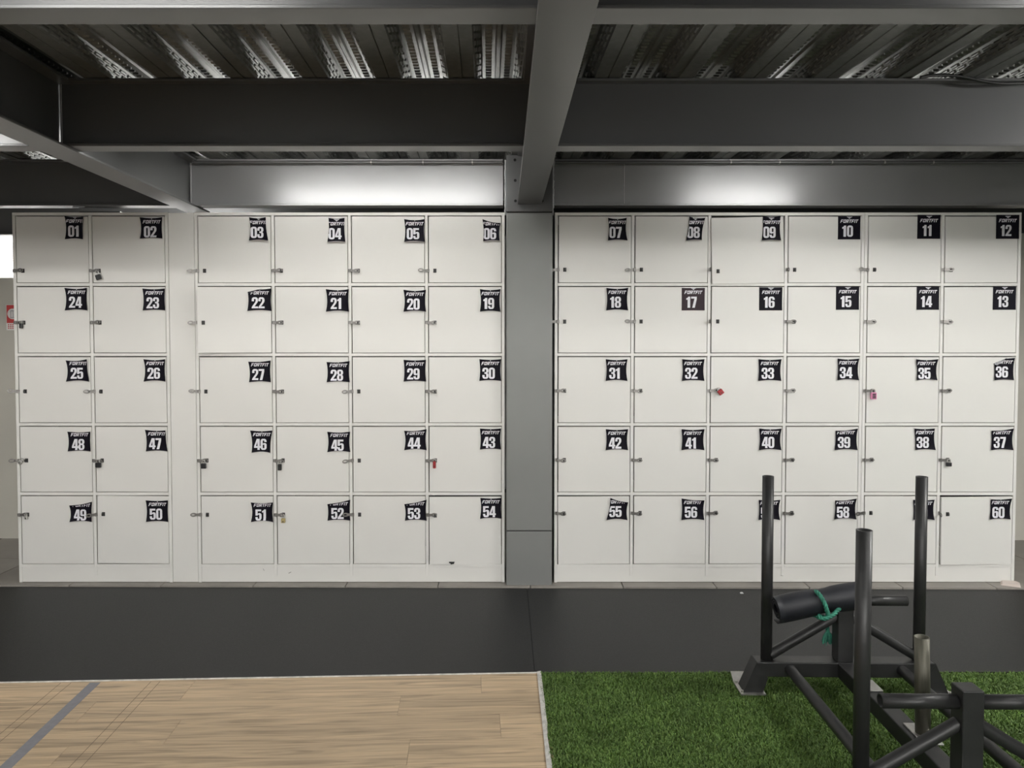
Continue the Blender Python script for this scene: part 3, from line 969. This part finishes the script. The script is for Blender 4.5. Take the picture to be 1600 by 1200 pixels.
def bank(name, xpx0, xpx1, numbers, label):
    """numbers: rows of locker numbers from the left"""
    x0_ = at(xpx0, 600, FACE).x
    x1_ = at(xpx1, 600, FACE).x
    nc = len(numbers[0])
    e_ = tag(empty(name, (x0_, FACE, 0)), label, 'lockers', 'banks of white numbered lockers')
    W = x1_ - x0_
    dep = .45
    cw = (W - PT) / nc
    body = MB()
    body.box(0, W, 0.02, dep, ZTOP - PT, ZTOP)
    body.box(0, W, dep - .01, dep, .05, ZTOP - PT, 1)
    body.build('carcass', ['locker_edge', 'locker_inside'], e_)
    MB().bbox(0, W, 0, .0205, ZTOP - PT, ZTOP, .001).build('top_rail', 'locker_edge', e_)
    for c in range(nc + 1):
        MB().bbox(c * cw, c * cw + PT, 0, dep - .011, .045 if 0 < c < nc else .001, ZTOP - PT - .0003, .001).build('side_panel' if c in (0, nc) else 'divider', 'locker_edge', e_)
    for r in range(6):
        zc = ZTOP - PT - r * ROWH if r else None
        if r == 0:
            continue
        for c in range(nc):
            MB().bbox(c * cw + PT + .0003, (c + 1) * cw - .0003, 0.0, dep - .011, ZTOP - PT - r * ROWH - (PT if r == 5 else 0) + (0 if r == 5 else 0), ZTOP - PT - r * ROWH + (0 if r == 5 else PT), .001).build('shelf', 'locker_edge', e_)
    MB().bbox(PT + .0005, W - PT - .0005, .004, .022, .003, ZPL - PT - .0005, .001).build('plinth', 'locker_white', e_)
    for r, rw in enumerate(numbers):
        for c, num in enumerate(rw):
            xa, xb = c * cw + PT + .0065, (c + 1) * cw - .0035
            zb = ZTOP - PT - (r + 1) * ROWH + (PT if r < 4 else 0) + .0035
            zt = ZTOP - PT - r * ROWH - .0065
            op, sag = POSE.get(num, (0, 0))
            random.seed(int(num) * 13 + 1)
            op += random.uniform(0, .12)
            sag += random.uniform(-.12, .12)
            d = link('door', door_mesh(xb - xa, zt - zb), e_, (xb, -.0005 - (.002 if (op > .8 or sag > .8) else 0), zb))
            if num in ('54', '60'):
                d.location.z -= .003
            if sag > 0.5:
                d.location.y -= .004
            # opening: left edge comes forward; sagging: left edge drops
            d.rotation_euler = (0, -R(sag), R(op))
            d['label'] = f'white locker door numbered {num}'
            # sticker
            bx = BOX[num]
            ctr = at((bx[0] + bx[2]) / 2, (bx[1] + bx[3]) / 2, FACE)
            Md = Matrix.Translation((x0_, FACE, 0)) @ Matrix.Translation(d.location) @ d.rotation_euler.to_matrix().to_4x4()
            lc = Md.inverted() @ ctr
            flatst = num in FLATS
            random.seed(int(num) * 7 + 3)
            me_ = make_sticker(num, bx[2] - bx[0], bx[3] - bx[1], CORN.get(num, [Z0] * 4), 0.12 if flatst else random.uniform(1.2, 1.9), CUT.get(num), LIP.get(num, 0 if flatst else .18), num == '17')
            so = link('number_sticker', me_, d, (lc.x, -.0003, lc.z), (0, R(sag), 0))
            so['label'] = f'black square sticker with white number {num}'
            # staple on the door, hasp on the panel left of it
            hy = HZ[r] + (1.5 if (r in (0, 1, 4) and xpx0 < 700) else 0) - (1 if (r >= 2 and xpx0 > 800) else 0)
            hz = at(600, hy, FACE).z
            sx = -(xb - xa) + .043 - GAP
            link('staple', ST, d, (sx, 0, hz - zb))
            hx = c * cw + PT - .003
            state = HASP[num]
            random.seed(int(num) * 5 + 2)
            if state == 'c':
                rot = (R(random.uniform(-2, 2)), R(random.uniform(-5, 5)), -R(random.uniform(2, 4)))
                hp = (hx, -.008, hz)
            elif state == 'o':
                rot = (0, R(random.uniform(-5, 10)), -R(180 - random.uniform(8, 22)))
                hp = (hx, -.008, hz)
            else:
                rot = (0, R(random.uniform(-4, 4)), -R(random.uniform(92, 112)))
                hp = (hx, -.008, hz)
            if op > 1 and state == 'c':
                hp = (hx, -.014, hz)
            link('hasp', HM, e_, hp, rot)
            HW[num] = Vector((x0_ + hx + .043, FACE - .012, hz))
    return e_


bank('locker_bank', 24, 265.5, [['01', '02'], ['24', '23'], ['25', '26'], ['48', '47'], ['49', '50']],
     'white two-column locker bank at the far left, lockers 01, 02 to 49, 50')
bank('locker_bank', 306.5, 788.5, [['03', '04', '05', '06'], ['22', '21', '20', '19'], ['27', '28', '29', '30'], ['46', '45', '44', '43'], ['51', '52', '53', '54']],
     'white four-column locker bank left of the column, lockers 03-06 to 51-54')
bank('locker_bank', 866.5, 1347.5, [['07', '08', '09', '10'], ['18', '17', '16', '15'], ['31', '32', '33', '34'], ['42', '41', '40', '39'], ['55', '56', '57', '58']],
     'white four-column locker bank right of the column, lockers 07-10 to 55-58')
bank('locker_bank', 1348, 1591, [['11', '12'], ['14', '13'], ['35', '36'], ['38', '37'], ['59', '60']],
     'white two-column locker bank at the far right, lockers 11, 12 to 59, 60')
# filler between the two left banks
fx0, fx1 = at(266, 600, FACE).x, at(306, 600, FACE).x
fp = tag(empty('filler_panel', ((fx0 + fx1) / 2, FACE, 0)), 'narrow white filler panel between lockers 02 and 03', 'panel')
MB().bbox(-(fx1 - fx0) / 2 + .001, (fx1 - fx0) / 2 - .001, .003, .021, .003, ZTOP - .002, .001).build('board', 'locker_white', fp)
MB().bbox(-(fx1 - fx0) / 2 + .001, (fx1 - fx0) / 2 - .001, .022, .42, ZTOP - .021, ZTOP - .002, .001).build('top_board', 'locker_edge', fp)


# ---- padlocks
def padlock(num, m_, label, w_=.032, h_=.034, dx=0.0, tilt=0.0, dz=0.0, sh=.026, dial=False, y_=-.006):
    p = HW[num]
    e_ = tag(empty('padlock', (p.x + dx, p.y + y_, p.z + .004 + dz), (0, R(tilt), 0)), label, 'padlock', 'padlocks on the lockers')
    r_ = w_ * .3
    pts = [(-r_, 0, -sh - .004), (-r_, 0, -sh * .4)] + [(-r_ * math.cos(math.pi * i / 8), 0, -sh * .4 + r_ * math.sin(math.pi * i / 8)) for i in range(1, 8)] + [(r_, 0, -sh * .4), (r_, 0, -sh - .004)]
    MB().sweep(pts, .0028, 8).build('shackle', 'lock_silver', e_)
    b_ = MB().bbox(-w_ / 2, w_ / 2, -.008, .008, -sh - h_, -sh, .004).build('body', m_, e_)
    if dial:
        for i in range(3):
            z = -sh - h_ * (.25 + .25 * i)
            MB().tube((-w_ * .28, -.0085, z), (w_ * .28, -.0085, z), .0042, 10).build('dial', 'staple_steel', b_)
    else:
        MB().tube((0, -.0085, -sh - h_ * .7), (0, -.0075, -sh - h_ * .7), .004, 10).build('keyhole', 'staple_steel', b_)
    return e_


padlock('02', 'lock_black', 'black padlock hanging tilted below the hasp of locker 02', .034, .034, dx=-.004, tilt=-18, dz=-.006)
padlock('24', 'lock_black', 'small black padlock on the hasp of locker 24', .020, .032, dx=-.003, dz=.006, sh=.016)
padlock('47', 'lock_black', 'squat black padlock left of the filler panel, on locker 47', .036, .032, dx=-.012, dz=.0, sh=.016)
padlock('46', 'lock_black', 'square black padlock right of the filler panel, on locker 46', .032, .034, dx=-.010, dz=-.002, sh=.018)
padlock('45', 'lock_black', 'black combination padlock on the hasp of locker 45', .024, .042, dx=-.012, dz=-.004, sh=.02, dial=True)
padlock('43', 'lock_red', 'slim red padlock on the hasp of locker 43', .019, .046, dx=.0, dz=.008, sh=.014)
padlock('52', 'lock_brass', 'small brass padlock on the hasp of locker 52', .026, .030, dx=.008, dz=.0, sh=.024)
padlock('33', 'lock_red', 'red padlock turned askew on the hasp of locker 33', .034, .034, dx=.006, tilt=-38, dz=.012, sh=.012, y_=-.012)
padlock('35', 'lock_pink', 'pink combination padlock on the hasp of locker 35', .036, .044, dx=.004, dz=.002, sh=.016, dial=True)
padlock('37', 'lock_black', 'black padlock on the hasp of locker 37', .034, .026, dx=.004, dz=.0, sh=.018)
padlock('48', 'lock_silver', 'silver padlock hooked on the door of locker 48', .028, .024, dx=-.012, tilt=35, dz=.008, sh=.012)
padlock('49', 'lock_silver', 'small silver padlock on the hasp of locker 49', .018, .026, dx=.002, tilt=-8, dz=.004, sh=.01)

# ---- things on and around the lockers
bx = at(150, 331, 5.3)
cl = tag(empty('black_bag', (at(152, 325, 5.3).x, 5.3, ZTOP)), 'flat black bag lying on top of the left lockers above 01 and 02', 'bag')
mb = MB()
mb.prism([(-.18, 0), (.17, 0), (.02, .026), (-.18, .026)], -.07, .10)
mb.build('lower_fold', 'cable_black', cl)
MB().bbox(-.10, .18, -.05, .12, .0265, .048, .006).build('upper_fold', 'cable_black', cl)

p = at(706, 879.5, 4.975)
mb = MB()
mb.prism([(-.018, .006), (.018, .006), (.014, -.006), (-.006, -.010), (-.010, -.002), (-.018, -.001)], -.003, .006)
tag(mb.build('strap_end', 'cable_black', None, p), 'black strap end poking out under locker door 54', 'strap')
p = gnd(1574, 911, 0)
mb = MB()
mb.prism([(-.055, 0), (-.045, .014), (.03, .02), (.052, .012), (.055, 0)], -.045, .03)
tag(mb.build('wedge', 'pale_plastic', None, (p.x, p.y - .03, 0), (0, 0, R(-30))), 'pale pink wedge on the floor at the right end of the lockers', 'wedge')
p = gnd(1159, 927, mz)
mb = MB()
mb.prism([(-.010, 0), (.010, 0), (.008, .004), (.001, .006), (-.008, .003)], -.008, .009)
tag(mb.build('paper_scrap', 'paper', None, (p.x, p.y, mz)), 'tiny white paper scrap on the black mat', 'litter')
for (a, b2, l) in (((411, 889), (413, 892), 'tiny dark scuff on the plinth of the middle-left lockers'), ((451, 896), (455, 894), 'longer slanting scuff on the plinth of the middle-left lockers')):
    pa, pb = at(*a, FACE + .004), at(*b2, FACE + .004)
    d = pb - pa
    mb = MB()
    mb.prism([(0, 0), (d.x, d.z), (d.x, d.z + .003), (0, .003)], -.0006, 0)
    tag(mb.build('scuff_mark', 'scratch', None, pa), l, 'mark')

# ---- sign on the left partition and notice on the far wall
p0, p1 = at(8.5, 476, 6.09), at(30, 516, 6.09)
W, Hh = p1.x - p0.x, p0.z - p1.z
sg = tag(empty('wall_sign', (p0.x + W / 2, 6.0995, p1.z)), 'red and white safety sign on the beige partition left of locker 24', 'sign')
MB().box(-W / 2, W / 2, -.003, 0, 0, Hh).build('plate', 'sign_white', sg)
MB().box(-W / 2 + .004, W / 2 - .004, -.0042, -.003, Hh * .28, Hh - .003).build('red_panel', 'sign_red', sg)
mb = MB(); mb.tube((0, -.0052, Hh * .64), (0, -.0042, Hh * .64), W * .40, 28); mb.build('white_disc', 'sign_white', sg)
mb = MB()
mb.box(-W * .16, -W * .11, -.0062, -.0052, Hh * .5, Hh * .78)
mb.box(W * .02, W * .07, -.0062, -.0052, Hh * .5, Hh * .78)
mb.box(-W * .16, W * .12, -.0062, -.0052, Hh * .74, Hh * .78)
mb.box(-W * .2, W * .12, -.0062, -.0052, Hh * .48, Hh * .51)
mb.build('pictogram', 'sign_grey', sg)
mb = MB()
for i in range(3):
    z = Hh * (.06 + .07 * i)
    for k in range(5):
        x = -W * .38 + W * .16 * k
        mb.box(x, x + W * .10, -.0042, -.003, z, z + Hh * .04)
mb.build('lettering', 'sign_red', sg)
p0, p1 = at(8, 380, 8.17), at(30, 410, 8.17)
W, Hh = p1.x - p0.x, p0.z - p1.z
nb = tag(empty('notice', (p0.x + W / 2, 8.198, p1.z)), 'pale printed notice on the far white wall at the left', 'notice')
MB().box(-W / 2, W / 2, -.006, 0, 0, Hh).build('sheet', 'sign_white', nb)
mb = MB()
for i in range(7):
    for k in range(4):
        mb.box(-W * .42 + W * .22 * k, -W * .42 + W * .22 * k + W * .15, -.0075, -.006, Hh * (.08 + .12 * i), Hh * (.08 + .12 * i) + Hh * .05)
mb.build('print', 'sign_grey', nb)

# ================================================================== SLED
# local frame: x across, y along (towards the lockers), z up
rear = gnd(1329, 1036, .14)
SX, SY = 1.533, 2.975
sl = tag(empty('push_sled', (SX, SY, 0), (0, 0, -R(1.1))), 'black steel push sled with upright posts standing on the green turf', 'sled')
S_ = 'sled_black'
HY = .485                          # half distance between the two end frames
ZC0, ZC1 = .078, .145              # cross beam
PR = .0253
for s in (1, -1):
    yf, yb = s * HY - .04, s * HY + .04
    MB().bbox(-.40, .40, yf, yb, ZC0, ZC1, .004).build('cross_beam', S_, sl)
    for q in (-1, 1):
        # foot: slanting box leg under the end of the cross beam
        poly = [(q * .401, ZC1), (q * .349, ZC0 - .004), (q * .371, .010), (q * .459, .010)]
        if q > 0:
            poly = poly[::-1]
        mb = MB()
        mb.prism(poly, yf - .002, yb + .002)
        ft = mb.build('foot', S_, sl)
        xa, xb = sorted((q * .363, q * .475))
        mb = MB()
        prof_ = [(yf - .02, .003), (yb + .03, .003), (yb + .075, .030)]
        vs_ = []
        for (y_, z) in prof_:
            vs_ += [(xa, y_, z), (xb, y_, z), (xa, y_, z + .006), (xb, y_, z + .006)]
        fs = [(0, 1, 3, 2), (8, 10, 11, 9)]
        for k in range(2):
            o = 4 * k
            fs += [(o, o + 4, o + 5, o + 1), (o + 2, o + 3, o + 7, o + 6), (o, o + 2, o + 6, o + 4), (o + 1, o + 5, o + 7, o + 3)]
        mb.add(vs_, fs)
        sk = mb.build('skid_plate', 'bright_steel', sl)
        for y_ in (yf - .004, yb + .012):
            MB().tube((q * .465, y_, .009), (q * .465, y_, .019), .006, 8).build('bolt', 'bright_steel', sk)
        # upright post
        MB().tube((q * .345, s * HY, ZC1), (q * .345, s * HY, .985), PR, 28, wall=.004).build('post', S_, sl)
        # diagonal brace
        MB().tube((q * .03, s * HY, .345), (q * .328, s * HY, .165), .0225, 22).build('brace', S_, sl)
        # handle stub
        MB().tube((q * .034, s * HY, .418), (q * .285, s * HY, .418), .0235, 24, wall=.004).build('handle', S_, sl)
    MB().bbox(-.035, .035, s * HY - .036, s * HY + .036, ZC1, .468, .004).build('center_upright', S_, sl)
MB().bbox(-.036, .036, -HY + .04, HY - .04, ZC0, ZC1 - .0005, .004).build('center_beam', S_, sl)
for q in (-1, 1):
    MB().tube((q * .25, -HY + .035, .114), (q * .25, HY - .035, .114), .024, 22).build('side_tube', S_, sl)
MB().bbox(-.036, .036, .165, .265, ZC1, ZC1 + .006, .002).build('mounting_plate', 'bright_steel', sl)
MB().bbox(-.016, .056, -.255, -.10, ZC1, ZC1 + .006, .002).build('mounting_plate', 'bright_steel', sl)
MB().tube((.022, -.172, ZC1 + .006), (.012, -.172, .51), .0265, 28, wall=.004).build('weight_post', 'raw_steel', sl)

# ---- rolled mat tied to the rear handle
RY = 3.362
pl_, pr_ = at(1212, 951, RY), at(1352, 926.5, RY)
L = (pr_ - pl_).length
ang = math.atan2(pr_.z - pl_.z, pr_.x - pl_.x)
TH = .006
def spiral(rad, turns, x, sagz=0.0):
    pts_o, pts_i = [], []
    N_ = 84
    for i in range(N_ + 1):
        t = i / N_
        a = -2.2 + t * turns * 2 * math.pi
        r_ = rad - t * turns * .0105
        if t < .055:
            r_ += (.055 - t) / .055 * .030
        pts_o.append((x, -math.cos(a) * r_, math.sin(a) * r_ + sagz))
        r2 = r_ - TH
        pts_i.append((x, -math.cos(a) * r2, math.sin(a) * r2 + sagz))
    return pts_o + pts_i[::-1]
mb = MB()
secs = []
NS = 14
for i in range(NS + 1):
    t = i / NS
    rad = .058 - .0055 * math.exp(-((t - .53) / .06) ** 2) + .002 * math.sin(t * 9)
    secs.append(spiral(rad, 3.3, t * L, .006 * math.sin(math.pi * t)))
k = len(secs[0])
vs_ = [p for s in secs for p in s]
fs = []
for i in range(NS):
    for j in range(k):
        j2 = (j + 1) % k
        fs.append((i * k + j, i * k + j2, (i + 1) * k + j2, (i + 1) * k + j))
half = k // 2
for j in range(half - 1):
    fs.append((j, k - 1 - j, k - 2 - j, j + 1)[::-1])
    o = NS * k
    fs.append((o + j, o + k - 1 - j, o + k - 2 - j, o + j + 1))
mb.add(vs_, fs, 0, True)
roll = mb.build('rolled_mat', 'roll_vinyl', None, pl_, (0, -ang, 0))
tag(roll, 'dark rolled-up exercise mat tied to the rear of the sled', 'rolled mat')

# ---- green rope
def rope(mb, path, rr=.0092, pitch_=.045):
    """three strands twisted around a path"""
    path = [Vector(p) for p in path]
    dense = []
    for i in range(len(path) - 1):
        p0_, p1_, p2_, p3_ = path[max(i - 1, 0)], path[i], path[i + 1], path[min(i + 2, len(path) - 1)]
        for q in range(10):
            t = q / 10
            dense.append(.5 * ((2 * p1_) + (p2_ - p0_) * t + (2 * p0_ - 5 * p1_ + 4 * p2_ - p3_) * t * t + (3 * p1_ - p0_ - 3 * p2_ + p3_) * t ** 3))
    dense.append(path[-1])
    for s in range(3):
        pts_ = []
        u = None
        dist = 0
        for i, p in enumerate(dense):
            t = (dense[min(i + 1, len(dense) - 1)] - dense[max(i - 1, 0)]).normalized()
            u = t.orthogonal().normalized() if u is None else (u - t * u.dot(t)).normalized()
            if i:
                dist += (p - dense[i - 1]).length
            a = dist / pitch_ * 2 * math.pi + s * 2.094
            pts_.append(p + (u * math.cos(a) + t.cross(u) * math.sin(a)) * rr * .52)
        mb.sweep(pts_, rr * .56, 6)


rp_o = tag(empty('rope', (0, 0, 0)), 'twisted green rope knotted around the rolled mat on the sled', 'rope')
front = RY - .066
P = lambda px, py, y_=front: at(px, py, y_)
loop = [P(1264, 958, RY + .05), P(1266, 935, RY + .065), P(1271, 925.5, RY + .02), P(1278, 926.5, RY - .04), P(1286, 938, RY - .066), P(1291, 950, RY - .072), P(1293.5, 961, RY - .062), P(1291, 966, RY - .03), P(1281, 963, RY + .0), P(1266, 960, RY + .05)]
mb = MB(); rope(mb, loop); mb.build('loop', 'rope_green', rp_o)
mb = MB(); rope(mb, [P(1279, 961, RY - .055), P(1284, 966, RY - .068), P(1292, 965.5, RY - .072), P(1301, 961, RY - .068), P(1309, 953.5, RY - .05), P(1312, 950, RY - .02)])
mb.build('knot_end', 'rope_green', rp_o)
mb = MB(); rope(mb, [P(1281, 962, RY - .05), P(1279, 965, RY - .04), P(1283, 964, RY + .05), P(1288, 965, RY + .12), P(1292, 976, RY + .155), P(1293.5, 991, RY + .155)])
mb.build('tail', 'rope_green', rp_o)
random.seed(9)
mb = MB()
c = P(1293.5, 988, RY + .155)
for i in range(60):
    dx, dy = random.uniform(-1, 1), random.uniform(-1, 1)
    e2 = c + Vector((dx * .028, dy * .016, -.042 - random.uniform(0, .014)))
    mid = c.lerp(e2, .5) + Vector((dx * .007, 0, .006))
    mb.sweep([c + Vector((dx * .008, dy * .006, 0)), mid, e2], [.003, .0028, .002], 5)
mb.build('frayed_tassel', 'rope_green', rp_o)
